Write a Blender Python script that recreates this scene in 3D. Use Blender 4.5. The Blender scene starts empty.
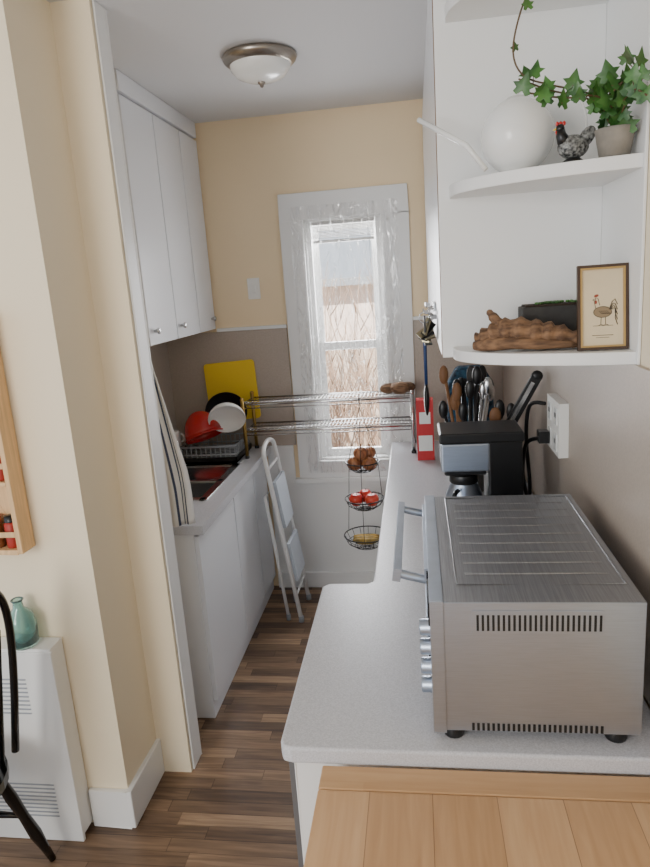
import bpy, bmesh, math, random
from mathutils import Vector, Matrix, Euler
random.seed(7)

# ---------------------------------------------------------------- helpers
def lin(c):
    return tuple(((v/255)/12.92 if v/255 <= .04045 else ((v/255+.055)/1.055)**2.4) for v in c)
def setin(n, k, v):
    if k in n.inputs: n.inputs[k].default_value = v
def mat(name, rgb, rough=.5, metal=0., noise=0., nscale=30., bump=0., bscale=60., stretch=(1,1,1),
        trans=0., rgb2=None, coat=0., emit=0., alpha=1., spec=None):
    m = bpy.data.materials.new(name); m.use_nodes = True
    nt = m.node_tree; b = nt.nodes['Principled BSDF']
    c = lin(rgb)+(1,)
    setin(b,'Base Color',c); setin(b,'Roughness',rough); setin(b,'Metallic',metal)
    if trans: setin(b,'Transmission Weight',trans)
    if coat: setin(b,'Coat Weight',coat)
    if alpha<1: setin(b,'Alpha',alpha)
    if spec is not None: setin(b,'Specular IOR Level',spec)
    if emit: setin(b,'Emission Color',c); setin(b,'Emission Strength',emit)
    if noise or bump or rgb2:
        tc = nt.nodes.new('ShaderNodeTexCoord'); mp = nt.nodes.new('ShaderNodeMapping')
        mp.inputs['Scale'].default_value = stretch
        nt.links.new(tc.outputs['Object'], mp.inputs['Vector'])
    if noise or rgb2:
        n = nt.nodes.new('ShaderNodeTexNoise'); n.inputs['Scale'].default_value = nscale; n.inputs['Detail'].default_value = 5
        nt.links.new(mp.outputs[0], n.inputs['Vector'])
        r = nt.nodes.new('ShaderNodeValToRGB')
        r.color_ramp.elements[0].position = .35; r.color_ramp.elements[1].position = .65
        if rgb2:
            r.color_ramp.elements[0].color = c; r.color_ramp.elements[1].color = lin(rgb2)+(1,)
        else:
            r.color_ramp.elements[0].color = tuple(x*(1-noise) for x in c[:3])+(1,)
            r.color_ramp.elements[1].color = tuple(min(1,x*(1+noise)) for x in c[:3])+(1,)
        nt.links.new(n.outputs['Fac'], r.inputs['Fac']); nt.links.new(r.outputs['Color'], b.inputs['Base Color'])
    if bump:
        n2 = nt.nodes.new('ShaderNodeTexNoise'); n2.inputs['Scale'].default_value = bscale; n2.inputs['Detail'].default_value = 4
        nt.links.new(mp.outputs[0], n2.inputs['Vector'])
        bp = nt.nodes.new('ShaderNodeBump'); bp.inputs['Strength'].default_value = bump; bp.inputs['Distance'].default_value = .003
        nt.links.new(n2.outputs['Fac'], bp.inputs['Height']); nt.links.new(bp.outputs[0], b.inputs['Normal'])
    return m

class B:
    def __init__(s): s.V=[]; s.F=[]; s.MI=[]; s.SM=[]; s.mats=[]
    def add(s, verts, faces, m, smooth=False):
        if m not in s.mats: s.mats.append(m)
        i = s.mats.index(m); o = len(s.V)
        s.V += [tuple(v) for v in verts]
        for f in faces: s.F.append([a+o for a in f]); s.MI.append(i); s.SM.append(smooth)
        return s
    def box(s, x0,x1,y0,y1,z0,z1, m, M=None):
        v=[Vector((x,y,z)) for x in (x0,x1) for y in (y0,y1) for z in (z0,z1)]
        if M: v=[M@a for a in v]
        return s.add(v,[(0,1,3,2),(4,6,7,5),(0,4,5,1),(2,3,7,6),(0,2,6,4),(1,5,7,3)],m)
    def obox(s, c, size, rot, m):
        M = Matrix.Translation(c)@Euler(rot).to_matrix().to_4x4()
        a,b,d=[q/2 for q in size]
        return s.box(-a,a,-b,b,-d,d,m,M)
    def tube(s, pts, r, m, n=8, cyc=False):
        P=[Vector(p) for p in pts]; N=len(P)
        R = r if isinstance(r,(list,tuple)) else [r]*N
        T=[]
        for i in range(N):
            if cyc: t=P[(i+1)%N]-P[i-1]
            else: t=P[min(i+1,N-1)]-P[max(i-1,0)]
            T.append(t.normalized())
        up=Vector((0,0,1)) if abs(T[0].z)<.9 else Vector((1,0,0))
        u=T[0].cross(up).normalized(); V=[]; F=[]
        for i in range(N):
            u=(u-T[i]*u.dot(T[i])).normalized(); w=T[i].cross(u)
            for k in range(n):
                a=2*math.pi*k/n; V.append(P[i]+(u*math.cos(a)+w*math.sin(a))*R[i])
        for i in range(N if cyc else N-1):
            j=(i+1)%N
            for k in range(n):
                k2=(k+1)%n; F.append((i*n+k,i*n+k2,j*n+k2,j*n+k))
        s.add(V,F,m,True)
        if not cyc:
            s.add(V[:n],[tuple(range(n))],m); s.add(V[-n:],[tuple(range(n))],m)
        return s
    def lathe(s, prof, c, m, n=32, M=None, smooth=True):
        V=[];F=[]
        for r,z in prof:
            for k in range(n):
                a=2*math.pi*k/n; V.append(Vector((max(r,1e-5)*math.cos(a),max(r,1e-5)*math.sin(a),z)))
        for i in range(len(prof)-1):
            for k in range(n):
                k2=(k+1)%n; F.append((i*n+k,i*n+k2,(i+1)*n+k2,(i+1)*n+k))
        if M is None: M=Matrix.Identity(4)
        T=Matrix.Translation(c)@M
        return s.add([T@v for v in V],F,m,smooth)
    def ball(s, c, r, m, n=20, M=None):
        if not isinstance(r,(list,tuple)): r=(r,r,r)
        V=[];F=[]; h=n//2
        for i in range(h+1):
            t=math.pi*i/h
            for k in range(n):
                a=2*math.pi*k/n; V.append(Vector((r[0]*math.sin(t)*math.cos(a),r[1]*math.sin(t)*math.sin(a),r[2]*math.cos(t))))
        for i in range(h):
            for k in range(n):
                k2=(k+1)%n; F.append((i*n+k,(i+1)*n+k,(i+1)*n+k2,i*n+k2))
        T=Matrix.Translation(c)@(M or Matrix.Identity(4))
        return s.add([T@v for v in V],F,m,True)
    def prism(s, poly, z0, z1, m, M=None, smooth=False):
        n=len(poly); V=[Vector((p[0],p[1],z)) for z in (z0,z1) for p in poly]
        if M: V=[M@v for v in V]
        s.add(V,[(i,(i+1)%n,n+(i+1)%n,n+i) for i in range(n)],m,smooth)
        return s.add(V,[tuple(range(n)),tuple(range(n,2*n))],m)
    def obj(s, name, bevel=0., keep=False, parent=None, seg=2):
        me=bpy.data.meshes.new(name)
        o=Vector((0,0,0))
        if not keep:
            xs=[v[0] for v in s.V]; ys=[v[1] for v in s.V]; zs=[v[2] for v in s.V]
            o=Vector(((min(xs)+max(xs))/2,(min(ys)+max(ys))/2,min(zs)))
        me.from_pydata([Vector(v)-o for v in s.V],[],s.F)
        for m in s.mats: me.materials.append(m)
        for p,i,sm in zip(me.polygons,s.MI,s.SM): p.material_index=i; p.use_smooth=sm
        bm=bmesh.new(); bm.from_mesh(me)
        bmesh.ops.remove_doubles(bm,verts=bm.verts,dist=2e-6)
        bmesh.ops.recalc_face_normals(bm,faces=bm.faces); bm.to_mesh(me); bm.free()
        ob=bpy.data.objects.new(name,me); ob.location=o; bpy.context.scene.collection.objects.link(ob)
        if bevel:
            md=ob.modifiers.new('bev','BEVEL'); md.width=bevel; md.segments=seg; md.limit_method='ANGLE'; md.angle_limit=math.radians(50)
        if parent: ob.parent=parent
        return ob

def arc(c, r, a0, a1, n, plane='xz', ry=None):
    ry = r if ry is None else ry; out=[]
    for i in range(n+1):
        a=a0+(a1-a0)*i/n; p,q=r*math.cos(a),ry*math.sin(a)
        out.append({'xz':(c[0]+p,c[1],c[2]+q),'yz':(c[0],c[1]+p,c[2]+q),'xy':(c[0]+p,c[1]+q,c[2])}[plane])
    return out
def smoothpts(pts, k=6):
    P=[Vector(p) for p in pts]; out=[]
    for i in range(len(P)-1):
        p0=P[max(i-1,0)];p1=P[i];p2=P[i+1];p3=P[min(i+2,len(P)-1)]
        for j in range(k):
            t=j/k; out.append(.5*((2*p1)+(p2-p0)*t+(2*p0-5*p1+4*p2-p3)*t*t+(-p0+3*p1-3*p2+p3)*t**3))
    out.append(P[-1]); return out

# ---------------------------------------------------------------- materials
def plank_mat(name, cols, row, length, axis='x', rough=.35, grain=.18, gap=.02, gapdark=.45):
    m=bpy.data.materials.new(name); m.use_nodes=True; nt=m.node_tree; N=nt.nodes; L=nt.links
    b=N['Principled BSDF']; b.inputs['Roughness'].default_value=rough
    tc=N.new('ShaderNodeTexCoord'); sp=N.new('ShaderNodeSeparateXYZ'); L.new(tc.outputs['Object'],sp.inputs[0])
    def M(op,a,b_=None):
        n=N.new('ShaderNodeMath'); n.operation=op
        for i,v in enumerate((a,b_)):
            if v is None: continue
            if isinstance(v,(int,float)): n.inputs[i].default_value=v
            else: L.new(v,n.inputs[i])
        return n.outputs[0]
    lx,ly=(sp.outputs['X'],sp.outputs['Y']) if axis=='x' else (sp.outputs['Y'],sp.outputs['X'])
    ry=M('DIVIDE',ly,row); ri=M('FLOOR',ry); rf=M('FRACT',ry)
    w=N.new('ShaderNodeTexWhiteNoise'); w.noise_dimensions='1D'; L.new(ri,w.inputs['W'])
    cx=M('ADD',M('DIVIDE',lx,length),M('MULTIPLY',w.outputs['Value'],7.3)); ci=M('FLOOR',cx); cf=M('FRACT',cx)
    cb=N.new('ShaderNodeCombineXYZ'); L.new(ri,cb.inputs[0]); L.new(ci,cb.inputs[1])
    w2=N.new('ShaderNodeTexWhiteNoise'); w2.noise_dimensions='2D'; L.new(cb.outputs[0],w2.inputs['Vector'])
    mp=N.new('ShaderNodeMapping'); mp.inputs['Scale'].default_value=(2.2,30,1) if axis=='x' else (30,2.2,1)
    ad=N.new('ShaderNodeVectorMath'); ad.operation='ADD'; L.new(tc.outputs['Object'],ad.inputs[0]); L.new(w2.outputs['Color'],ad.inputs[1])
    L.new(ad.outputs[0],mp.inputs[0])
    ns=N.new('ShaderNodeTexNoise'); ns.inputs['Scale'].default_value=2.2; ns.inputs['Detail'].default_value=6; ns.inputs['Distortion'].default_value=.6
    L.new(mp.outputs[0],ns.inputs['Vector'])
    v=M('ADD',M('MULTIPLY',w2.outputs['Value'],1-grain*2),M('MULTIPLY',M('SUBTRACT',ns.outputs['Fac'],.25),grain*4))
    r=N.new('ShaderNodeValToRGB'); e=r.color_ramp.elements
    while len(e)<len(cols): e.new(.5)
    for i,c in enumerate(cols): e[i].position=i/(len(cols)-1); e[i].color=lin(c)+(1,)
    L.new(v,r.inputs['Fac'])
    g=M('MAXIMUM',M('LESS_THAN',rf,gap*1.0),M('LESS_THAN',cf,gap*row/length))
    mx=N.new('ShaderNodeMix'); mx.data_type='RGBA'; mx.blend_type='MULTIPLY'
    L.new(M('MULTIPLY',g,1-gapdark),mx.inputs['Factor']); L.new(r.outputs['Color'],mx.inputs['A']); mx.inputs['B'].default_value=(.15,.1,.07,1)
    L.new(mx.outputs['Result'],b.inputs['Base Color'])
    bp=N.new('ShaderNodeBump'); bp.inputs['Strength'].default_value=.12; bp.inputs['Distance'].default_value=.002
    L.new(ns.outputs['Fac'],bp.inputs['Height']); L.new(bp.outputs[0],b.inputs['Normal'])
    return m

M_cream = mat('cream_paint',(240,226,198),.6,bump=.12,bscale=90)
M_cream_back = mat('warm_cream_paint',(242,219,180),.6,bump=.1,bscale=90)
M_white = mat('white_paint',(232,232,230),.45,bump=.05,bscale=50)
M_whitegloss = mat('white_gloss_cabinet',(228,230,234),.3,bump=.03,bscale=20)
M_ceil = mat('ceiling_paint',(212,212,213),.7)
M_splash = mat('beige_backsplash',(176,163,150),.45,noise=.06,nscale=200)
M_counter = mat('speckled_laminate',(182,182,186),.33,rgb2=(204,204,208),nscale=300)
M_floor = plank_mat('wood_floor',[(60,46,37),(98,76,58),(134,107,83),(178,148,116)],.056,.46,'x',.38,grain=.22,gap=.05)
M_table = plank_mat('pine_butcher_block',[(164,122,82),(182,142,100),(196,156,114),(208,170,128)],.118,3.0,'y',.4,grain=.22,gap=.012,gapdark=.4)
M_table_end=plank_mat('pine_end_board',[(172,130,90),(188,148,106),(202,164,122)],.2,3.0,'x',.4,grain=.25,gap=.0,gapdark=.4)
M_steel = mat('brushed_steel',(172,182,196),.34,.92,noise=.05,nscale=20,bump=.05,bscale=30,stretch=(1,1,40))
M_steel_top = mat('brushed_steel_worn',(158,160,164),.38,.95,noise=.12,nscale=9,bump=.06,bscale=30,stretch=(40,1,1))
M_chrome = mat('chrome_wire',(205,205,205),.22,1.)
M_nickel = mat('brushed_nickel',(158,150,140),.3,1.)
M_brass = mat('aged_brass',(170,140,80),.35,1.)
M_black = mat('black_plastic',(18,18,19),.35)
M_blackgloss = mat('black_gloss_paint',(12,12,13),.18)
M_dark = mat('dark_void',(14,14,14),.6)
M_glassw = mat('frosted_glass',(240,240,236),.25,coat=.3)
M_red = mat('red_enamel',(190,28,24),.25,coat=.4)
M_yellow = mat('yellow_plastic',(238,200,40),.4)
M_plate = mat('white_ceramic',(235,235,232),.2)
M_grey = mat('grey_plastic',(150,155,160),.4)
M_dgrey = mat('grey_laminate',(96,94,94),.5)
M_greyblue = mat('pale_grey_step',(190,197,206),.45)
M_pine = mat('light_pine',(216,178,130),.5,noise=.12,nscale=6,stretch=(12,12,1))
M_drift = mat('driftwood',(84,60,42),.8,rgb2=(140,106,76),nscale=14,stretch=(1,6,6),bump=1.,bscale=30)
M_leaf = mat('ivy_leaf',(34,74,28),.4,rgb2=(74,122,52),nscale=25)
M_stem = mat('ivy_stem',(92,74,48),.6)
M_concrete = mat('concrete',(140,134,124),.85,noise=.15,nscale=25,bump=.4,bscale=70)
M_charcoal = mat('charcoal_planter',(52,50,48),.7,noise=.2,nscale=40)
M_soil = mat('soil',(50,38,28),.95,bump=1.,bscale=90)
M_paper = mat('aged_print',(216,198,164),.7,noise=.05,nscale=9)
M_framewood = mat('frame_wood',(66,46,30),.45)
M_gold = mat('frame_gilt',(182,150,96),.4,.6)
M_teal = mat('pale_aqua_glass',(190,226,224),.06,trans=.9)
M_towel = mat('towel_white',(236,234,230),.9,bump=.5,bscale=300)
M_towelb = mat('towel_navy',(72,80,104),.9,bump=.5,bscale=300)
M_onion = mat('onion_skin',(120,66,40),.45,rgb2=(176,120,76),nscale=14,stretch=(5,5,1))
M_apple = mat('apple_skin',(176,26,28),.3,rgb2=(206,70,44),nscale=20)
M_tomato = mat('squash_skin',(190,150,50),.4,rgb2=(120,100,44),nscale=30)
M_key = mat('key_metal',(160,150,120),.3,1.)
M_blue = mat('blue_silicone',(34,62,112),.4)
M_knit = mat('blue_knit',(14,20,34),.9,rgb2=(46,86,110),nscale=45,bump=.6,bscale=80)
M_utwood = mat('utensil_wood',(120,82,50),.6)
M_outlet = mat('outlet_plastic',(236,234,228),.35)
M_blind = mat('blind_vinyl',(176,174,170),.5)

# ---------------------------------------------------------------- room constants
CE=2.69; YB=3.7; XL=-1.45; XR=.47; CT=.9

B().box(-3.2,XR+.1,-2.6,YB+.12,-.05,0,M_floor).obj('floor',keep=True)
B().box(-3.2,XR+.1,-2.6,YB+.12,CE,CE+.06,M_ceil).obj('ceiling',keep=True)

wx0,wx1,wz0,wz1=-.59,-.167,.80,2.15
b=B()
for a in [(-1.55,wx0,0,CE),(wx1,XR+.1,0,CE),(wx0,wx1,wz1,CE),(wx0,wx1,0,wz0)]:
    b.box(a[0],a[1],YB,YB+.14,a[2],a[3],M_cream_back)
b.obj('wall_back',keep=True)
B().box(XL-.1,XL,2.20,YB,0,CE,M_cream_back).obj('wall_left',keep=True)
B().box(XR,XR+.1,-2.6,YB,0,CE,M_cream).obj('wall_right',keep=True)
B().box(-3.2,-1.055,1.84,2.10,0,CE,M_cream).obj('wall_front',keep=True)
B().box(-1.55,-.93,2.10,2.19,0,CE,M_cream).obj('wall_partition',keep=True)
B().box(-.9295,-.922,2.115,2.205,.001,CE-.001,M_white).box(-1.0,-.922,2.1905,2.205,.001,CE-.001,M_white).obj('trim_1',.002,keep=True)
B().box(XL+.001,-.725,YB-.012,YB-.001,CT+.001,1.58,M_splash).box(-.02,XR-.013,YB-.012,YB-.001,CT+.001,1.58,M_splash)\
   .box(XL,XL+.012,2.38,YB-.012,CT+.001,1.58,M_splash)\
   .box(XR-.012,XR,1.0,YB-.012,CT+.001,1.60,M_splash).obj('trim_backsplash',keep=True)
B().box(-1.13,-.725,YB-.018,YB-.001,1.581,1.60,M_white).box(-.02,XR-.35,YB-.018,YB-.001,1.581,1.6,M_white).obj('trim_splash_cap',.002,keep=True)
B().box(-.90,-.15,YB-.012,YB-.001,.02,.67,M_white).box(-.90,-.742,YB-.012,YB-.001,.67,.899,M_white).box(-.90,-.15,YB-.03,YB-.001,0.001,.10,M_white).obj('baseboard_back',.003,keep=True)
B().box(-1.195,-1.055,1.822,1.84,.001,.15,M_white).box(-1.055,-1.037,1.822,2.10,.001,.15,M_white).obj('baseboard_front',.004,keep=True)

# window
W=bpy.data.objects.new('window_1',None); bpy.context.scene.collection.objects.link(W)
y=YB-.022
b=B()
b.box(-.716,wx0,y,YB-.001,.70,wz1,M_white).box(wx1,-.024,y,YB-.001,.70,wz1,M_white).box(-.716,-.024,y,YB-.001,wz1,2.29,M_white)
b.box(wx0,wx1,y,YB-.001,.70,wz0,M_white)
b.box(-.74,-.0,YB-.045,YB-.001,.672,.70,M_white)
b.obj('casing',.003,parent=W)
b=B(); j=.012
b.box(wx0,wx0+j,YB,YB+.14,wz0,wz1,M_white).box(wx1-j,wx1,YB,YB+.14,wz0,wz1,M_white).box(wx0,wx1,YB,YB+.14,wz1-j,wz1,M_white).box(wx0,wx1,YB,YB+.14,wz0,wz0+j,M_white)
b.box(wx0+j,wx0+.035,YB+.02,YB+.05,wz0,wz1,M_white).box(wx1-.035,wx1-j,YB+.02,YB+.05,wz0,wz1,M_white)
b.obj('jamb',.002,parent=W)
def sash(nm,y0,z0,z1):
    s=.042; b=B(); a0,a1=wx0+.02,wx1-.02
    b.box(a0,a0+s,y0,y0+.03,z0,z1,M_white).box(a1-s,a1,y0,y0+.03,z0,z1,M_white)
    b.box(a0+s,a1-s,y0,y0+.03,z0,z0+s,M_white).box(a0+s,a1-s,y0,y0+.03,z1-s,z1,M_white)
    b.obj(nm,.003,parent=W)
sash('sash_upper',YB+.09,1.43,wz1-.012); sash('sash_lower',YB+.052,wz0+.012,1.48)
b=B(); b.box(wx0+.04,wx1-.04,YB+.02,YB+.05,2.12,wz1-.013,M_blind)
for i in range(9): b.obox((-.3785,YB+.036,2.112-i*.0075),(.335,.03,.003),(.15,0,0),M_blind)
b.box(wx0+.045,wx1-.045,YB+.022,YB+.05,2.025,2.04,M_blind)
b.tube([(wx1-.07,YB+.02,2.03),(wx1-.07,YB+.02,1.2)],.0015,M_blind,6)
b.obj('blind',parent=W)
mf=bpy.data.materials.new('plastic_film'); mf.use_nodes=True; nt=mf.node_tree; nt.nodes.clear()
o=nt.nodes.new('ShaderNodeOutputMaterial'); tr=nt.nodes.new('ShaderNodeBsdfTransparent'); gl=nt.nodes.new('ShaderNodeBsdfGlossy'); mx=nt.nodes.new('ShaderNodeMixShader')
gl.inputs['Roughness'].default_value=.08; tc=nt.nodes.new('ShaderNodeTexCoord'); ns=nt.nodes.new('ShaderNodeTexNoise'); ns.inputs['Scale'].default_value=7; ns.inputs['Distortion'].default_value=2.2; ns.inputs['Detail'].default_value=3
mp=nt.nodes.new('ShaderNodeMapping'); mp.inputs['Scale'].default_value=(3,1,.6)
bp=nt.nodes.new('ShaderNodeBump'); bp.inputs['Strength'].default_value=.9; bp.inputs['Distance'].default_value=.03
nt.links.new(tc.outputs['Object'],mp.inputs[0]); nt.links.new(mp.outputs[0],ns.inputs['Vector']); nt.links.new(ns.outputs['Fac'],bp.inputs['Height']); nt.links.new(bp.outputs[0],gl.inputs['Normal'])
cr=nt.nodes.new('ShaderNodeValToRGB'); e=cr.color_ramp.elements; e[0].position=.46; e[0].color=(.04,.04,.04,1); e[1].position=.54; e[1].color=(.04,.04,.04,1)
k=e.new(.5); k.color=(.30,.30,.30,1)
nt.links.new(ns.outputs['Fac'],cr.inputs['Fac']); nt.links.new(cr.outputs['Color'],mx.inputs[0])
nt.links.new(tr.outputs[0],mx.inputs[1]); nt.links.new(gl.outputs[0],mx.inputs[2]); nt.links.new(mx.outputs[0],o.inputs[0])
B().box(-.66,-.08,YB-.0265,YB-.0255,.73,2.22,mf).obj('film',parent=W)

# outside
M_grass=mat('ground_cover',(190,182,166),.9,noise=.2,nscale=3)
M_fence=mat('siding',(240,222,210),.8)
M_bark_hazed=mat('bark_hazed',(160,134,114),.9)  # bark tone lightened: the bright haze outdoors is painted into its colour
M_hedge=mat('hedge',(180,156,136),.95,rgb2=(232,216,200),nscale=9,stretch=(1,1,.35))
B().box(-6,5,YB+.5,14,-.6,-.5,M_grass).obj('ground_outside',keep=True)
b=B(); b.box(-5,4,9,9.2,-.5,1.75,M_fence); b.box(-2.4,-1.75,8.95,9.0,.9,1.6,M_grey); b.box(-5.1,4.1,8.8,9.3,1.75,1.85,M_grey)
b.obj('neighbor_house',keep=True)
b=B(); b.prism([(-4,6.6),(3,6.6),(3,7.4),(-4,7.4)],-.5,1.15,M_hedge); b.obj('garden_hedge',keep=True)
b=B()
for i in range(240):
    x=random.uniform(-3.0,.5); yy=random.uniform(5.2,6.4); z=-.5
    pts=[(x,yy,z)]; dx=random.uniform(-.12,.12); top=random.choice((.26,.30,.34,.42))
    for k in range(6):
        x+=dx+random.uniform(-.09,.09); yy+=random.uniform(-.05,.05); z+=random.uniform(.8,1.1)*top; pts.append((x,yy,z))
        if k in (2,3,4): b.tube([(x,yy,z),(x+random.uniform(-.2,.2),yy,z+.25)],[.005,.002],M_bark_hazed,4)
    b.tube(pts,[.012,.010,.008,.006,.005,.003,.002],M_bark_hazed,5)
b.obj('garden_shrub',keep=True)

# ---------------------------------------------------------------- left cabinets
b=B(); b.box(XL+.004,-1.152,2.72,YB-.014,1.6,CE-.002,M_whitegloss)
xf=-1.152
for a0,a1 in [(2.724,3.063),(3.073,3.403),(3.413,3.685)]:
    b.box(xf,xf+.018,a0,a1,1.60,2.60,M_whitegloss)
b.box(xf,xf+.022,2.72,YB-.02,2.612,CE-.002,M_whitegloss)
for yk in (2.78,3.12,3.62):
    b.lathe([(0,.03),(.012,.028),(.015,.02),(.008,.01),(.006,0)],(xf+.018,yk,1.66),M_chrome,14,Euler((0,math.pi/2,0)).to_matrix().to_4x4())
b.obj('upper_cabinet',.003)
b=B(); xf=-.93
b.box(XL+.014,xf,2.42,YB-.035,.002,.735,M_whitegloss).box(xf-.02,xf,2.42,YB-.035,.73,.86,M_whitegloss).box(XL+.014,xf,2.42,2.44,.73,.86,M_whitegloss).box(XL+.014,xf,3.3,YB-.035,.73,.86,M_whitegloss)
for a0,a1 in [(2.425,2.955),(2.968,3.355),(3.368,3.66)]:
    b.box(xf,xf+.018,a0,a1,.09,.845,M_whitegloss)
b.obj('base_cabinet',.003)
sx0,sx1,sy0,sy1=-1.36,-.97,2.72,3.30
b=B()
b.box(XL+.014,sx0,2.40,YB-.014,.862,CT,M_counter).box(sx1,-.88,2.40,YB-.014,.862,CT,M_counter)
b.box(sx0,sx1,2.40,sy0,.862,CT,M_counter).box(sx0,sx1,sy1,YB-.014,.862,CT,M_counter)
b.obj('sink_countertop',0)
b=B(); t=.004
def basin(y0,y1):
    x0,x1,z0=sx0+.03,sx1-.025,.74
    b.box(x0,x1,y0,y1,z0,z0+t,M_chrome); b.box(x0,x0+t,y0,y1,z0,CT,M_chrome); b.box(x1-t,x1,y0,y1,z0,CT,M_chrome)
    b.box(x0,x1,y0,y0+t,z0,CT,M_chrome); b.box(x0,x1,y1-t,y1,z0,CT,M_chrome)
basin(2.745,2.995); basin(3.02,3.275)
z=CT+.006
for r in [(sx0-.01,sx0+.032,sy0-.01,sy1+.01),(sx1-.027,sx1+.01,sy0-.01,sy1+.01),(sx0,sx1,sy0-.01,2.747),(sx0,sx1,2.993,3.022),(sx0,sx1,3.272,sy1+.01)]:
    b.box(r[0],r[1],r[2],r[3],CT+.0005,z,M_chrome)
b.tube(smoothpts([(-1.35,3.0,z),(-1.35,3.0,1.1),(-1.30,3.0,1.17),(-1.22,3.0,1.16),(-1.18,3.0,1.10)]),.011,M_chrome,12)
b.tube([(-1.36,2.93,z),(-1.36,2.93,.96),(-1.33,2.9,.975)],.009,M_chrome,10)
b.obj('kitchen_sink',.001)
b=B(); b.lathe([(0,0),(.070,0),(.082,.08),(.085,.08),(.073,-.004),(0,-.004)],(-1.16,3.16,.750),M_red,28)
b.tube([(-1.16,3.09,.825),(-1.13,3.045,.86)],.008,M_red,10)
b.obj('red_saucepan')

b=B(); cols=24; rows=24
for c in range(cols):
    v=[];f=[]
    for r in range(rows+1):
        tt=r/rows; z=1.57-.66*tt
        for cc in (c,c+1):
            s=cc/cols; wdt=.05+.11*min(1,tt*1.5)
            xx=-1.02+.040*min(1,tt*1.3)+(s-.5)*wdt; yy=2.375+.012*math.sin(s*17+tt*2)+.004
            v.append((xx,yy,z+.03*(s-.5)))
    for r in range(rows): f.append((2*r,2*r+1,2*r+3,2*r+2))
    b.add(v,f,M_towelb if c in (5,8,14,17,20) else M_towel,True)
b.tube([(-1.06,2.37,1.572),(-1.0,2.37,1.572)],.006,M_chrome,8)
tw=b.obj('striped_dish_towel'); md=tw.modifiers.new('sol','SOLIDIFY'); md.thickness=.004

# dish rack + crockery
b=B(); x0,x1,y0,y1,zb=-1.38,-.98,3.32,3.64,.905
b.box(x0,x1,y0,y1,zb,zb+.012,M_black).box(x0,x1,y0,y0+.01,zb,zb+.03,M_black).box(x1-.01,x1,y0,y1,zb,zb+.03,M_black).box(x0,x0+.01,y0,y1,zb,zb+.03,M_black)
zt=.995
for zz in (.95,zt): b.tube([(x0+.01,y0+.01,zz),(x1-.01,y0+.01,zz),(x1-.01,y1-.01,zz),(x0+.01,y1-.01,zz)],.0045,M_grey,8,True)
for i in range(15):
    xx=x0+.01+(x1-x0-.02)*i/14
    b.tube([(xx,y0+.01,zb+.01),(xx,y0+.01,zt)],.003,M_grey,6); b.tube([(xx,y1-.01,zb+.01),(xx,y1-.01,zt)],.003,M_grey,6)
for i in range(10):
    yy=y0+.01+(y1-y0-.02)*i/9
    b.tube([(x1-.01,yy,zb+.01),(x1-.01,yy,zt)],.003,M_grey,6); b.tube([(x0+.01,yy,.93),(x1-.01,yy,.93)],.003,M_grey,6)
b.obj('dish_rack')
def bowl(r,h,w=.004,n=32):
    p=[];k=10
    for i in range(k+1): a=math.pi/2*i/k; p.append((r*math.sin(a),h*(1-math.cos(a))))
    for i in range(k,-1,-1): a=math.pi/2*i/k; p.append(((r-w)*math.sin(a),w+(h-w)*(1-math.cos(a))))
    return p
b=B(); RM=Euler((2.8,-.30,.2)).to_matrix().to_4x4(); C0=(-1.215,3.42,1.175)
b.lathe(bowl(.105,.145),C0,M_red,36,RM)
b.tube([Matrix.Translation(C0)@RM@Vector(p) for p in arc((0,0,.145),.106,0,2*math.pi,36,'xy')[:-1]],.005,M_red,8,True)
b.obj('red_mixing_bowl')
b=B(); RM=Euler((2.2,.35,.5)).to_matrix().to_4x4()
b.lathe(bowl(.10,.08),(-1.035,3.40,1.185),M_plate,36,RM)
b.obj('white_serving_bowl')
RM=Euler((1.75,.0,.25)).to_matrix().to_4x4()
b=B(); b.lathe([(0,0),(.08,0),(.115,.04),(.118,.04),(.084,-.003),(0,-.003)],(-1.09,3.58,1.15),M_black,32,RM)
b.obj('frying_pan')
b=B(); b.lathe([(0,0),(.03,0),(.036,.01),(.038,.085),(.035,.085),(.032,.01),(0,.008)],(-1.335,3.36,1.0),M_plate,28,Euler((math.pi,0,0)).to_matrix().to_4x4()@Matrix.Translation((0,0,-.085)))
b.tube(arc((-1.297,3.36,1.045),.022,-1.4,1.4,10,'xz'),.005,M_plate,8); b.obj('white_mug')
b=B(); rr=.02; poly=[]
for cx,cy,a in [(.15-rr,.17-rr,0),(-.15+rr,.17-rr,90),(-.15+rr,-.17+rr,180),(.15-rr,-.17+rr,270)]:
    for k in range(5): t=math.radians(a+22.5*k); poly.append((cx+rr*math.cos(t),cy+rr*math.sin(t)))
b.prism(poly,-.005,.005,M_yellow,Matrix.Translation((-1.07,3.668,1.24))@Euler((math.radians(87),math.radians(-3),0)).to_matrix().to_4x4())
b.obj('cutting_board')

b=B(); b.box(-.93,-.86,YB-.007,YB-.001,1.75,1.865,M_outlet).box(-.905,-.885,YB-.012,YB-.007,1.785,1.83,M_outlet); b.obj('light_switch',.002)

# ---------------------------------------------------------------- right side
b=B(); XW=XR-.015
b.box(-.14,XW,1.86,YB-.035,.002,.86,M_whitegloss)
b.box(-.285,XW,1.19,1.86,.002,.86,M_whitegloss)
for a0,a1 in [(1.9,2.32),(2.33,2.76),(2.77,3.2),(3.21,3.62)]: b.box(-.158,-.14,a0,a1,.09,.84,M_whitegloss)
b.box(-.306,-.285,1.19,1.84,.02,.845,M_dgrey)
b.box(-.292,-.287,1.18,1.20,.002,.86,M_white).box(-.287,XW,1.18,1.19,.002,.86,M_white)
b.obj('peninsula_cabinet',.003)
poly=[(-.312,1.165),(-.305,1.145),(-.285,1.14),(XR-.014,1.14),(XR-.014,YB-.014),(-.165,YB-.014),(-.165,1.90),(-.18,1.885),(-.30,1.885),(-.32,1.865)]
B().prism(poly,.862,CT,M_counter).obj('peninsula_countertop',.006,seg=3)

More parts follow.
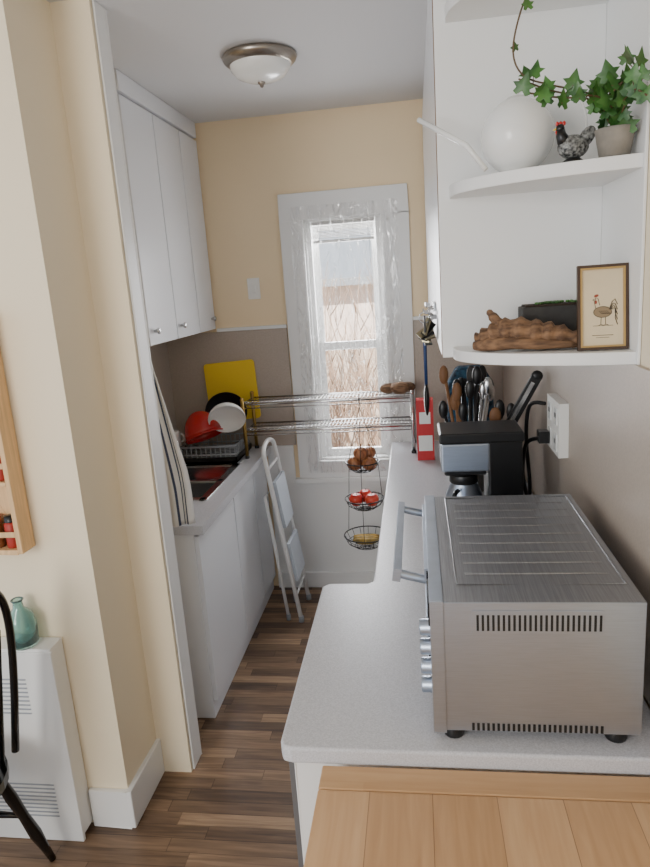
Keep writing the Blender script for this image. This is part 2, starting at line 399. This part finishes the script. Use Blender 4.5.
b=B(); TZ=.868
b.box(-.222,XR-.02,.25,1.068,TZ-.037,TZ,M_table)
b.box(-.222,XR-.02,1.070,1.133,TZ-.037,TZ,M_table_end)
b.box(-.19,XR-.05,.30,.32,.74,.83,M_pine).box(-.19,XR-.05,1.08,1.10,.74,.83,M_pine).box(-.19,-.17,.3,1.1,.74,.83,M_pine).box(XR-.07,XR-.05,.3,1.1,.74,.83,M_pine)
for xx in (-.2,XR-.11):
    for yy in (.28,1.05): b.box(xx,xx+.06,yy,yy+.06,0.001,.83,M_pine)
b.obj('wooden_table',.003)

b=B(); xc=.083
b.box(xc,XR-.014,1.80,YB-.014,1.602,CE-.002,M_whitegloss)
b.box(xc-.019,xc-.001,1.7985,1.803,1.60,2.6,M_utwood)
for i in range(4):
    a0=1.804+i*.472; b.box(xc-.018,xc,a0,a0+.466,1.60,2.6,M_whitegloss)
    b.lathe([(0,.025),(.012,.022),(.012,.016),(.006,.008),(.005,0)],(xc-.018,a0+(.43 if i%2==0 else .04),1.68),M_chrome,12,Euler((0,-math.pi/2,0)).to_matrix().to_4x4())
b.obj('upper_cabinet',.003)
plan=[(.093,1.796),(.092,1.75),(.10,1.70),(.122,1.655),(.16,1.61),(.215,1.57),(.28,1.54),(.35,1.515),(.41,1.50),(.468,1.49)]
poly=[tuple(p)[:2] for p in smoothpts([(a,b_,0) for a,b_ in plan],4)]+[(.468,1.796)]
b=B()
for z0 in (1.60,2.00,2.40): b.prism(poly,z0,z0+.028,M_white)
b.box(.462,.469,1.48,1.796,1.6,CE-.002,M_white)
b.box(.066,.462,1.785,1.797,1.6,CE-.002,M_white)
b.obj('corner_shelf',.002)

# ---- toaster oven
b=B(); S=M_steel
x0,x1,y0,y1,z0,z1=.03,.40,1.175,1.80,.925,1.205
b.box(x0,x1,y0,y1,z0,z1,S)
b.box(.004,x0,y0-.004,y1+.004,z0-.004,z1+.004,S)
b.box(.0,.005,1.36,1.785,.95,1.185,M_blackgloss)
b.box(-.004,.004,1.36,1.785,1.16,1.19,S); b.box(-.004,.004,1.36,1.785,.945,.965,S)
b.tube(smoothpts([(.0,1.37,1.16),(-.035,1.37,1.168),(-.06,1.37,1.175)],4),.010,S,10)
b.tube(smoothpts([(.0,1.79,1.16),(-.035,1.79,1.168),(-.06,1.79,1.175)],4),.010,S,10)
b.obox((-.064,1.58,1.177),(.018,.45,.030),(0,.15,0),S)
for i,zz in enumerate((.965,1.01,1.055,1.10)):
    b.lathe([(0,.022),(.015,.022),(.017,.018),(.017,.004),(.019,0)],(.004,1.27,zz),S,24,Euler((0,-math.pi/2,0)).to_matrix().to_4x4())
b.box(.001,.005,1.22,1.33,1.13,1.18,M_black)
tx0,tx1,ty0,ty1=.06,.385,1.25,1.78
b.box(x0+.001,x1-.001,y0+.001,y1-.001,z1,z1+.001,M_steel_top)
b.tube([(tx0,ty0,z1),(tx1,ty0,z1),(tx1,ty1,z1),(tx0,ty1,z1)],.003,M_steel_top,10,True)
for i in range(9):
    yy=ty0+.05+i*.054
    b.tube([(tx0+.02,yy,z1-.002),(tx1-.02,yy,z1-.002)],.005,M_steel_top,12)
b.box(.083,.325,y0-.0015,y0,1.138,1.189,S)
for i in range(24):
    xx=.092+i*.0098; b.box(xx,xx+.0045,y0-.0025,y0-.001,1.147,1.18,M_dark)
for i in range(26):
    xx=.08+i*.0098; b.box(xx,xx+.005,y0-.002,y0+.001,.927,.943,M_dark)
for xx in (.045,.36):
    for yy in (1.19,1.75): b.lathe([(0,0),(.02,0),(.022,.006),(.018,.024),(0,.024)],(xx,yy+.01,CT+.0015),M_black,16)
b.obj('toaster_oven',.005,seg=3)

# ---- coffee maker
b=B(); cy0,cy1=2.17,2.36; cz=CT+.002
b.box(.07,.33,cy0,cy1,cz,cz+.03,M_black)
b.box(.22,.33,cy0,cy1,cz+.03,1.285,M_black)
b.box(.065,.225,cy0-.002,cy1+.002,1.165,1.262,M_steel)
b.box(.06,.335,cy0-.003,cy1+.003,1.262,1.297,M_black)
b.box(.075,.215,cy0+.02,cy1-.02,1.145,1.165,M_black)
b.lathe([(0,0),(.058,0),(.064,.02),(.064,.12),(.045,.165),(.045,.185),(.0,.19)],(.143,(cy0+cy1)/2,cz+.034),M_steel,28)
b.lathe([(.046,.165),(.05,.17),(.048,.2),(0,.205)],(.143,(cy0+cy1)/2,cz+.034),M_black,28)
b.tube(smoothpts([(.12,cy0+.03,1.09),(.105,cy0-.02,1.09),(.105,cy0-.025,1.04),(.12,cy0+.028,.99)],5),.008,M_black,10)
b.obj('coffee_maker',.006)

def crock(nm,x,y,m,r=.055,h=.17):
    b=B(); b.lathe([(0,0),(r*.95,0),(r,.01),(r,h),(r-.006,h),(r-.008,.01),(0,.01)],(x,y,CT+.001),m,28); return b
b=crock('c',.20,2.78,M_charcoal,.065,.24)
for i in range(19):
    a=i*1.1; q=.3+.7*random.random(); x1_=.205+.105*math.cos(a)*q; y1_=2.78+.05*math.sin(a); zt=1.22+.16*random.random()
    m=[M_black,M_charcoal,M_black,M_utwood,M_black,M_chrome][i%6]
    b.tube([(.20+.025*math.cos(a),2.78+.025*math.sin(a),.93),(x1_,y1_,zt)],.007,m,8)
    b.ball((x1_+.008*math.cos(a),y1_+.008*math.sin(a),zt+.03),(.020,.012,.04),m,14)
b.obj('utensil_crock')
b=crock('c',.31,2.50,M_black,.05,.18)
b.tube([(.29,2.5,.96),(.335,2.48,1.235)],.010,M_black,10); b.obox((.375,2.475,1.335),(.038,.016,.21),(0,.50,0),M_black); b.ball((.427,2.475,1.43),(.022,.010,.022),M_black,12)
b.obox((.371,2.465,1.335),(.014,.006,.17),(0,.50,0),M_chrome)
b.tube([(.29,2.52,.94),(.30,2.53,1.27)],.007,M_black,8); b.ball((.30,2.53,1.30),(.02,.008,.04),M_black,12)
b.tube([(.32,2.48,.94),(.28,2.46,1.26)],.007,M_utwood,8); b.ball((.275,2.458,1.29),(.022,.008,.035),M_utwood,12)
b.tube([(.33,2.52,.94),(.34,2.53,1.25)],.007,M_black,8); b.ball((.342,2.53,1.29),(.018,.008,.035),M_black,12)
b.obj('utensil_holder')
b=B(); b.prism([(-.10,0),(.10,0),(.11,.2),(.10,.42),(.06,.49),(-.06,.49),(-.10,.42),(-.11,.2)],-.05,.05,M_knit,Matrix.Translation((.235,3.12,CT+.002))@Euler((math.pi/2,0,0)).to_matrix().to_4x4()); b.obj('knit_tea_cozy',.02,seg=4)

M_redbox=mat('red_carton',(196,44,48),.5)
b=B(); b.box(-.02,.065,3.27,3.35,CT+.001,1.21,M_redbox).box(-.012,.057,3.268,3.27,.95,1.03,M_plate).box(-.021,-.02,3.28,3.34,1.06,1.15,M_plate).box(-.005,.05,3.268,3.27,1.09,1.15,M_plate)
b.obj('tea_carton',.002)

b=B()
b.box(.056,.062,2.22,2.42,1.70,1.725,M_chrome)
for i in range(4):
    yy=2.24+i*.05
    b.tube([(.058,yy,1.71),(.043,yy,1.705)]+arc((.033,yy,1.703),.010,0,-math.pi,6,'xz'),.003,M_chrome,6)
for i in range(9):
    yy=2.24+i*.018; b.obox((.026+.006*(i%3),yy,1.66-.010*i),(.006,.026,.055),(.3*i,.2*i,.5*i),M_key if i%2 else M_black)
b.tube(arc((.026,2.25,1.68),.018,0,2*math.pi,16,'xz')[:-1],.0022,M_chrome,6,True)
b.obj('key_rack')
b=B(); b.tube([(.03,2.80,1.60),(.03,2.80,1.36)],[.008,.007],M_blue,10); b.ball((.03,2.80,1.30),(.012,.032,.07),M_black,16); b.tube(arc((.03,2.80,1.605),.008,0,6.0,10,'yz'),.002,M_black,6)
b.obj('hanging_spatula')

b=B(); xo=XR-.0125
b.box(xo-.03,xo,2.09,2.28,1.225,1.40,M_outlet)
for yy in (2.135,2.23):
    for zz in (1.268,1.352):
        b.box(xo-.033,xo-.03,yy-.02,yy+.02,zz-.028,zz+.028,M_plate)
        for d in (-.007,.007): b.box(xo-.0345,xo-.033,yy+d-.0015,yy+d+.0015,zz-.004,zz+.012,M_dark)
b.obj('electrical_outlet',.003)
b=B(); b.box(xo-.07,xo-.036,2.205,2.25,1.245,1.285,M_black)
b.tube(smoothpts([(xo-.065,2.228,1.26),(xo-.10,2.27,1.23),(xo-.105,2.32,1.12),(xo-.09,2.33,1.02),(xo-.08,2.34,.93),(xo-.09,2.36,.908),(.36,2.39,.908)],6),.007,M_black,8)
b.tube(smoothpts([(xo-.035,2.286,1.365),(xo-.08,2.33,1.35),(xo-.085,2.37,1.22),(xo-.07,2.385,1.05),(xo-.075,2.39,.908)],6),.007,M_black,8)
b.obj('power_cord',.002)

# ---- wire rack
b=B(); x0,x1,y0,y1=-.95,-.04,3.42,3.645
for zz in (1.20,1.05):
    b.tube([(x0,y0,zz),(x1,y0,zz),(x1,y1,zz),(x0,y1,zz)],.005,M_chrome,8,True)
    b.tube([(x0,y0,zz-.02),(x1,y0,zz-.02)],.003,M_chrome,6)
    n=46
    for i in range(n+1):
        xx=x0+(x1-x0)*i/n; b.tube([(xx,y0,zz+.003),(xx,y1,zz+.003)],.0015,M_chrome,5)
    pts=[(x0+(x1-x0)*i/60,y0,zz-.02+(.02 if i%2 else 0)) for i in range(61)]; b.tube(pts,.0015,M_chrome,5)
    for yy in (y0+.07,y0+.15): b.tube([(x0,yy,zz-.003),(x1,yy,zz-.003)],.003,M_chrome,6)
for xx in (x0,x1):
    for yy in (y0,y1):
        m=M_brass if xx==x0 else M_chrome
        b.tube([(xx,yy,CT+.002),(xx,yy,1.225)],.010,m,12); b.ball((xx,yy,1.227),.012,m,12); b.lathe([(.013,0),(.013,.012),(.010,.016)],(xx,yy,CT+.001),M_black,12)
b.obj('wire_shelf_rack')
b=B()
for p in [(-.10,3.5,.042),(-.165,3.53,.036),(-.065,3.55,.036),(-.12,3.57,.034)]:
    b.ball((p[0],p[1],1.207+p[2]*.8),(p[2]*1.3,p[2],p[2]*.8),M_drift,14)
b.obj('ginger_roots')

# ---- hanging fruit basket
b=B(); fx,fy=-.315,3.395
b.tube([(fx,fy+.030,1.205),(fx,fy+.015,1.222),(fx,fy,1.205),(fx,fy,1.17)],.0025,M_black,6)
Z1,Z2,Z3=.87,.665,.455
tiers=[(.09,Z1,.055),(.105,Z2,.06),(.122,Z3,.07)]
prev=(0,1.17)
for r,zt,d in tiers:
    for k in range(3):
        a=k*2*math.pi/3+.5
        b.tube([(fx+prev[0]*math.cos(a),fy+prev[0]*math.sin(a),prev[1]),(fx+r*math.cos(a),fy+r*math.sin(a),zt)],.0018,M_black,6)
    for (rr,zz,w) in [(r,zt,.0035),(r*.85,zt-d*.55,.002),(r*.55,zt-d*.9,.002),(r*.3,zt-d,.002)]:
        b.tube(arc((fx,fy,zz),rr,0,2*math.pi,28,'xy')[:-1],w,M_black,6,True)
    for k in range(16):
        a=k*math.pi/8; b.tube([(fx+q*math.cos(a),fy+q*math.sin(a),zz) for q,zz in [(r,zt),(r*.85,zt-d*.55),(r*.55,zt-d*.9),(r*.3,zt-d),(0.005,zt-d)]],.0015,M_black,5)
    prev=(r,zt)
b.obj('hanging_fruit_basket')
b=B()
for dx,dy,dz,r in [(-.04,-.012,0,.041),(.04,-.022,0,.041),(0,.042,0,.038),(-.005,-.02,.055,.040),(.038,.02,.05,.036)]:
    b.ball((fx+dx,fy+dy,Z1-.006+dz),(r,r,r*.92),M_onion,16); b.tube([(fx+dx,fy+dy,Z1+dz+r*.8),(fx+dx+.004,fy+dy,Z1+dz+r*1.15)],[.006,.002],M_onion,6)
b.obj('onions')
b=B()
for dx,dy,dz in [(-.044,-.015,0),(.042,-.025,0),(0,.047,0)]:
    b.lathe([(0,.028),(.01,.032),(.026,.03),(.039,.01),(.036,-.012),(.022,-.03),(.006,-.031),(0,-.026)],(fx+dx,fy+dy,Z2-.004),M_apple,20); b.tube([(fx+dx,fy+dy,Z2+.019),(fx+dx+.003,fy+dy,Z2+.04)],.0015,M_stem,5)
b.obj('red_apples')
b=B()
for k in range(3):
    b.tube([(fx-.07+.14*t,fy-.045+.03*k+.03*math.sin(t*math.pi),Z3-.035+.02*(2*t-1)**2) for t in [q/10 for q in range(11)]],[.006,.012,.016,.018,.018,.018,.018,.018,.016,.011,.005],M_tomato,10)
b.obj('bananas')

# ---- folding step stool
b=B(); ya,yb=3.26,3.52
def P(y_,t,off=0): return (-.69-.135*t+off,y_,.012+1.0*t)
pts=[P(ya,0),P(ya,.5),P(ya,.94)]+[(P(0,.94)[0]-.008*math.sin(a),(ya+yb)/2-(yb-ya)/2*math.cos(a),P(0,.94)[2]+.05*math.sin(a)) for a in [math.pi*q/10 for q in range(1,10)]]+[P(yb,.94),P(yb,.5),P(yb,0)]
b.tube(pts,.012,M_white,12)
pts=[(-.765,ya+.02,.012),(-.835,ya+.02,.72),(-.835,yb-.02,.72),(-.765,yb-.02,.012)]
b.tube(pts,.009,M_white,10)
for t in (.14,.36,.62,.86): b.tube([P(ya,t),P(yb,t)],.007,M_white,8)
for t in (.33,.66):
    p=P((ya+yb)/2,t,.018); b.obox(p,(.018,.22,.22 if t<.5 else .26),(0,-.135,0),M_greyblue)
for y_ in (ya,yb): b.lathe([(0,0),(.015,0),(.015,.03),(.012,.035)],(-.69,y_,.001),M_grey,12)
for y_ in (ya+.02,yb-.02): b.lathe([(0,0),(.013,0),(.013,.03),(.010,.035)],(-.765,y_,.001),M_grey,12)
b.obj('folding_step_stool')

# ---- ceiling light
b=B(); c=(-.565,2.77,CE); q=.85
sc_=lambda pr:[(r*q,z*q*.9) for r,z in pr]
b.lathe(sc_([(0,-.002),(.165,-.002),(.172,-.012),(.165,-.03),(.15,-.045),(.142,-.05),(.0,-.045)]),c,M_nickel,48)
b.lathe(sc_([(.14,-.045),(.135,-.07),(.11,-.1),(.07,-.118),(.03,-.126),(0,-.128)]),c,M_glassw,48)
b.lathe(sc_([(.016,-.124),(.018,-.132),(.010,-.14),(.008,-.15),(0,-.154)]),c,M_nickel,16)
b.obj('ceiling_light')

# ---------------------------------------------------------------- shelf decor
zs=2.0295
b=B(); vx,vy=.243,1.67
prof=[(0,0),(.035,0)]+[(.082*math.sin(a),.082-.082*math.cos(a)) for a in [.5+.13*q for q in range(18)]]+[(.022,.165),(.0,.163)]
b.lathe(prof,(vx,vy,zs),M_plate,40)
b.tube(arc((vx+.06,vy+.03,zs+.10),.098,-math.pi/2,math.pi*1.5,40,'xz')[:-1],.003,M_plate,8,True)
b.obj('globe_vase')
b=B(); b.tube([(.022,1.70,2.175),(.125,1.62,2.095),(.165,1.60,2.037)],.006,M_plate,10); b.obj('paper_roll')
M_hen=mat('hen_speckle',(12,12,12),.4,rgb2=(150,150,146),nscale=150)
b=B(); hx,hy,hz=.345,1.575,zs
b.lathe([(0,0),(.022,0),(.024,.004),(.012,.012),(0,.012)],(hx,hy,hz),M_black,18)
b.ball((hx,hy,hz+.034),(.033,.022,.025),M_hen,18)
b.ball((hx+.028,hy,hz+.052),(.015,.010,.024),M_hen,14,Euler((0,.6,0)).to_matrix().to_4x4())
b.tube([(hx-.016,hy,hz+.04),(hx-.025,hy,hz+.06),(hx-.026,hy,hz+.07)],[.016,.011,.009],M_black,12)
b.ball((hx-.027,hy,hz+.073),.0095,M_black,12)
for k in range(3): b.ball((hx-.033+.007*k,hy,hz+.083),(.004,.002,.005),M_red,8)
b.ball((hx-.034,hy,hz+.066),(.003,.002,.005),M_red,8); b.tube([(hx-.035,hy,hz+.073),(hx-.042,hy,hz+.071)],[.003,.0005],M_yellow,6)
b.obj('hen_figurine')
# ivy
b=B(); px,py=.419,1.535
b.lathe([(0,0),(.030,0),(.039,.05),(.041,.055),(.036,.055),(.033,.045),(0,.045)],(px,py,zs),M_concrete,28)
b.lathe([(0,.047),(.033,.045)],(px,py,zs),M_soil,20)
def leaf(b,p,s,rot):
    shape=[(0,-.1),(.28,-.35),(.55,-.2),(.42,.05),(.72,.3),(.35,.38),(.25,.55),(0,1),(-.25,.55),(-.35,.38),(-.72,.3),(-.42,.05),(-.55,-.2),(-.28,-.35)]
    M=Matrix.Translation(p)@rot.to_matrix().to_4x4()
    V=[M@Vector((0,.1*s,.06*s))]+[M@Vector((x*s,y_*s,-.12*s*abs(x))) for x,y_ in shape]
    b.add(V,[(0,i,i%14+1) for i in range(1,15)],M_leaf,True)
def vine(pts,nl,s0=.022,spread=.018,t0=0.,t1=1.):
    q=smoothpts(pts,8); b.tube(q,.0018,M_stem,6)
    for i in range(nl):
        p=q[int((t0+(t1-t0)*(i+.5)/nl)*(len(q)-1))]
        o=Vector((random.uniform(-1,1),random.uniform(-1,.6),random.uniform(-1,1)))*spread
        pp=Vector(p)+o; pp.x=min(pp.x,.432)
        b.tube([p,pp],.0009,M_stem,4)
        leaf(b,pp,s0*random.uniform(.75,1.25),Euler((random.uniform(.9,1.8),random.uniform(-.4,.4),random.uniform(-.9,.9)+random.choice((0,math.pi)))))
top=(px,py,zs+.05)
vine([top,(.39,1.50,2.13),(.34,1.48,2.15),(.28,1.47,2.165),(.225,1.46,2.185),(.205,1.46,2.23),(.22,1.46,2.30),(.25,1.47,2.36),(.26,1.47,2.39)],3,.018,.010,.6,.95)
vine([(.39,1.50,2.12),(.34,1.48,2.14),(.28,1.47,2.155),(.215,1.46,2.180)],15,.027,.020)
vine([top,(.40,1.49,2.115),(.36,1.46,2.135),(.30,1.45,2.135),(.235,1.45,2.15)],12,.028,.016)
vine([top,(.43,1.50,2.12),(.43,1.46,2.155),(.425,1.43,2.17)],12,.033,.026)
vine([top,(.42,1.47,2.12),(.42,1.42,2.13),(.43,1.38,2.11)],11,.030,.020)
vine([top,(.39,1.50,2.11),(.395,1.47,2.14),(.41,1.46,2.155)],10,.030,.024)
b.obj('potted_ivy')

zs=1.6295
b=B(); b.box(.255,.405,1.67,1.75,zs,zs+.095,M_charcoal).box(.262,.398,1.677,1.743,zs+.094,zs+.10,M_soil)
for i in range(12):
    cx,cy=.272+.11*random.random(),1.685+.05*random.random()
    for k in range(6):
        a=k*math.pi/3+i; b.ball((cx+.006*math.cos(a),cy+.006*math.sin(a),zs+.103),(.005,.003,.003),M_leaf,8,Euler((0,0,a)).to_matrix().to_4x4())
b.obj('succulent_planter',.003)
b=B()
b.tube(smoothpts([(.145,1.655,1.652),(.175,1.64,1.664),(.22,1.625,1.676),(.28,1.61,1.668),(.33,1.60,1.660),(.385,1.59,1.643)],6),
       [.009+.021*math.sin(math.pi*min(1,max(0,(i+4)/36)))+.005*math.sin(i*1.9) for i in range(31)],M_drift,12)
b.tube(smoothpts([(.20,1.63,1.685),(.185,1.64,1.705),(.17,1.65,1.725)],4),[.014]*3+[.012]*3+[.008]*2+[.004],M_drift,9)
b.tube(smoothpts([(.135,1.64,1.643),(.21,1.605,1.649),(.28,1.585,1.645),(.36,1.58,1.641)],4),[.010,.014,.017,.017,.016,.014,.014,.013,.013,.011,.010,.009,.006],M_drift,9)
b.obj('driftwood')
FM=Matrix.Translation((.407,1.535,zs+.001))@Euler((math.radians(-8),0,math.radians(-3))).to_matrix().to_4x4()
b=B(); w,h=.053,.186
def fb(x0,x1,y0,y1,z0,z1,m): b.box(x0,x1,y0,y1,z0,z1,m,FM)
for a in [(-w,-w+.006,0,h),(w-.006,w,0,h),(-w+.006,w-.006,0,.006),(-w+.006,w-.006,h-.006,h)]: fb(a[0],a[1],0,.014,a[2],a[3],M_framewood)
for a in [(-w+.006,-w+.010,.006,h-.006),(w-.010,w-.006,.006,h-.006),(-w+.010,w-.010,.006,.010),(-w+.010,w-.010,h-.010,h-.006)]: fb(a[0],a[1],.001,.012,a[2],a[3],M_gold)
fb(-w+.008,w-.008,.006,.012,.008,h-.008,M_paper)
M_ink=mat('print_ink',(74,64,50),.8); M_inkr=mat('print_ink_red',(150,74,56),.8); M_inkf=mat('print_ink_feather',(140,120,92),.8)
def flat(pts,m,e=.0052):
    V=[FM@Vector((x,e,z)) for x,z in pts]; b.add(V,[tuple(range(len(V)))],m)
def ell(cx,cz,rx,rz,m,rot=0,e=.0054):
    flat([(cx+rx*math.cos(t)*math.cos(rot)-rz*math.sin(t)*math.sin(rot),cz+rx*math.cos(t)*math.sin(rot)+rz*math.sin(t)*math.cos(rot)) for t in [math.pi*q/10 for q in range(20)]],m,e)
def line(pts,m=M_ink,r=.0006): b.tube([FM@Vector((x,.0054,z)) for x,z in pts],r,m,4)
ell(0,.083,.0185,.0118,M_inkf)
oval=[(.019*math.cos(t),.083+.012*math.sin(t)) for t in [math.pi*q/10 for q in range(21)]]
line(oval); line([(-.014,.09),(-.017,.105),(-.014,.115),(-.009,.112),(-.006,.098)]); line([(-.017,.112),(-.021,.110),(-.017,.108)])
ell(-.013,.119,.005,.003,M_inkr,.3); ell(-.014,.105,.0025,.004,M_inkr)
for k in range(5): line([(.014,.088),(.02+.002*k,.105-.004*k),(.026,.11-.010*k),(.031,.098-.011*k)],r=.0009)
for k in range(5): line([(-.008+.004*k,.086),(-.003+.004*k,.080),(.003+.004*k,.079)])
line([(-.003,.072),(-.004,.056),(-.009,.053)]); line([(.006,.072),(.006,.056),(.001,.053)]); line([(-.004,.056),(.001,.054)]); line([(.006,.056),(.012,.054)])
line([(-.02,.053),(.022,.053)],r=.0004); line([(-.022,.032),(.022,.032)],r=.0005); line([(-.014,.027),(.014,.027)],r=.0004)
b.obj('rooster_picture_frame')

# ---------------------------------------------------------------- front-left corner objects
b=B(); hx0,hx1,hy0=-1.75,-1.20,1.755
b.box(hx0,hx1,hy0+.012,1.835,.02,.72,M_white).box(hx0-.005,hx1+.003,hy0,hy0+.014,.002,.725,M_white).box(hx0,hx1,hy0+.005,1.835,.72,.735,M_white)
for z0,z1,xa,xb in [(.50,.64,-1.70,-1.30),(.10,.24,-1.70,-1.27)]:
    n=9
    for i in range(n):
        zz=z0+(z1-z0)*i/n; b.box(xa,xb,hy0-.002,hy0+.002,zz,zz+.006,M_grey)
b.obj('panel_heater',.003)
b=B(); c=(-1.300,1.785,.737); k_=1.08
prof=[(0,0),(.036,0),(.042,.01),(.043,.07),(.036,.10),(.016,.122),(.014,.14),(.019,.148),(.016,.15),(.011,.14),(.013,.12),(.033,.098),(.040,.07),(.039,.01),(0,.004)]
b.lathe([(r*k_,z*k_) for r,z in prof],c,M_teal,32)
b.obj('glass_bottle')
b=B(); x0,x1,y0,y1,z0,z1=-1.68,-1.235,1.765,1.835,1.06,1.80
b.box(x1-.016,x1,y0,y1,z0,z1,M_pine).box(x0,x0+.016,y0,y1,z0,z1,M_pine).box(x0+.016,x1-.016,y1-.006,y1,z0,z1,M_pine)
for zz in (z0,1.28,1.52,z1-.016): b.box(x0+.016,x1-.016,y0,y1-.006,zz,zz+.014,M_pine)
for zz in (1.115,1.335,1.575): b.box(x0+.016,x1-.016,y0,y0+.006,zz,zz+.018,M_pine)
b.obj('spice_rack',.002)
b=B(); ml=mat('spice_red',(160,40,24),.5); ml2=mat('spice_brown',(120,70,36),.5)
for zz in (1.075,1.295,1.535):
    for i in range(7):
        xx=-1.28-i*.055; m=[ml,ml2,M_towel][i%3]
        b.lathe([(0,0),(.021,0),(.022,.004),(.022,.075),(.016,.085),(0,.085)],(xx,1.799,zz),m,18); b.lathe([(.019,.083),(.019,.102),(0,.103)],(xx,1.799,zz),M_red if i%2 else M_black,18)
b.obj('spice_jars')
b=B(); K=M_blackgloss; sc=(-1.45,1.47); zs=.455; HH=.60
b.prism([(sc[0]+.2*math.cos(t)*(1 if math.cos(t)>0 else 1.05),sc[1]+.2*math.sin(t)) for t in [2*math.pi*q/28 for q in range(28)]],zs-.03,zs,K)
for sx,sy in [(1,1),(1,-1),(-1,1),(-1,-1)]:
    p0=Vector((sc[0]+.11*sx,sc[1]+.11*sy,zs-.02)); p1=Vector((sc[0]+.18*sx,sc[1]+.21*sy,.004))
    b.tube([p0.lerp(p1,t) for t in (0,.15,.3,.5,.7,.85,1)],[.012,.016,.019,.016,.020,.014,.011],K,12)
for s in (1,-1): b.tube([(sc[0]-.145,sc[1]+.16*s,.22),(sc[0],sc[1]+.16*s,.22),(sc[0]+.145,sc[1]+.16*s,.22)],[.008,.013,.008],K,10)
b.tube([(sc[0],sc[1]-.16,.22),(sc[0],sc[1]+.16,.22)],.009,K,10)
hoop=[(sc[0]+.15+.09*math.sin(a)**.5,sc[1]-.175*(1+.12*math.sin(a))*math.copysign(abs(math.cos(a))**.6,math.cos(a)),zs-.005+HH*math.sin(a)**.55) for a in [math.pi*q/28 for q in range(29)]]
b.tube(hoop,.012,K,12)
for i in range(7):
    t=(i-3)/3.6; yy=sc[1]+.165*t*.85; zt=zs+(HH-.02)*(max(0,1-t*t))**.22
    b.tube([(sc[0]+.155,sc[1]+.12*t,zs-.005),(sc[0]+.155+.085*((zt-zs)/HH),yy,zt)],[.008,.006],K,8)
b.obj('windsor_chair')

# ---------------------------------------------------------------- lights
w=bpy.data.worlds.new('World'); bpy.context.scene.world=w; w.use_nodes=True
bg=w.node_tree.nodes['Background']; bg.inputs[0].default_value=(.82,.90,1.0,1); bg.inputs[1].default_value=1.6
def area(nm,loc,target,sx,sy,power,col):
    l=bpy.data.lights.new(nm,'AREA'); l.shape='RECTANGLE'; l.size=sx; l.size_y=sy; l.energy=power; l.color=col
    o=bpy.data.objects.new(nm,l); o.location=loc; o.rotation_euler=(Vector(target)-Vector(loc)).to_track_quat('-Z','Y').to_euler(); bpy.context.scene.collection.objects.link(o)
area('window_light_rear',(-1.9,-1.6,1.9),(-.2,2.2,1.1),1.0,1.3,58,(1,.96,.90))
area('window_light_kitchen',(-.38,YB+.25,1.5),(-.3,1.0,.6),.42,1.3,36,(.96,.97,1))
s=bpy.data.lights.new('sun','SUN'); s.energy=17; s.angle=.02; s.color=(1,.96,.9)
o=bpy.data.objects.new('sun',s); o.rotation_euler=Vector((-.45,.6,-.75)).to_track_quat('-Z','Y').to_euler(); bpy.context.scene.collection.objects.link(o)

# ---------------------------------------------------------------- camera
cd=bpy.data.cameras.new('camera'); cam=bpy.data.objects.new('camera',cd); bpy.context.scene.collection.objects.link(cam)
r=Vector((.98894,.13144,-.06864)); u=Vector((.03671,.23149,.97215)); f=Vector((-.14367,.96392,-.22410))
M=Matrix((( r.x,u.x,-f.x,0),(r.y,u.y,-f.y,0),(r.z,u.z,-f.z,1.82),(0,0,0,1)))
cam.matrix_world=M
cd.sensor_fit='VERTICAL'; cd.sensor_height=24; cd.lens=660/867*24; cd.clip_start=.02
bpy.context.scene.camera=cam
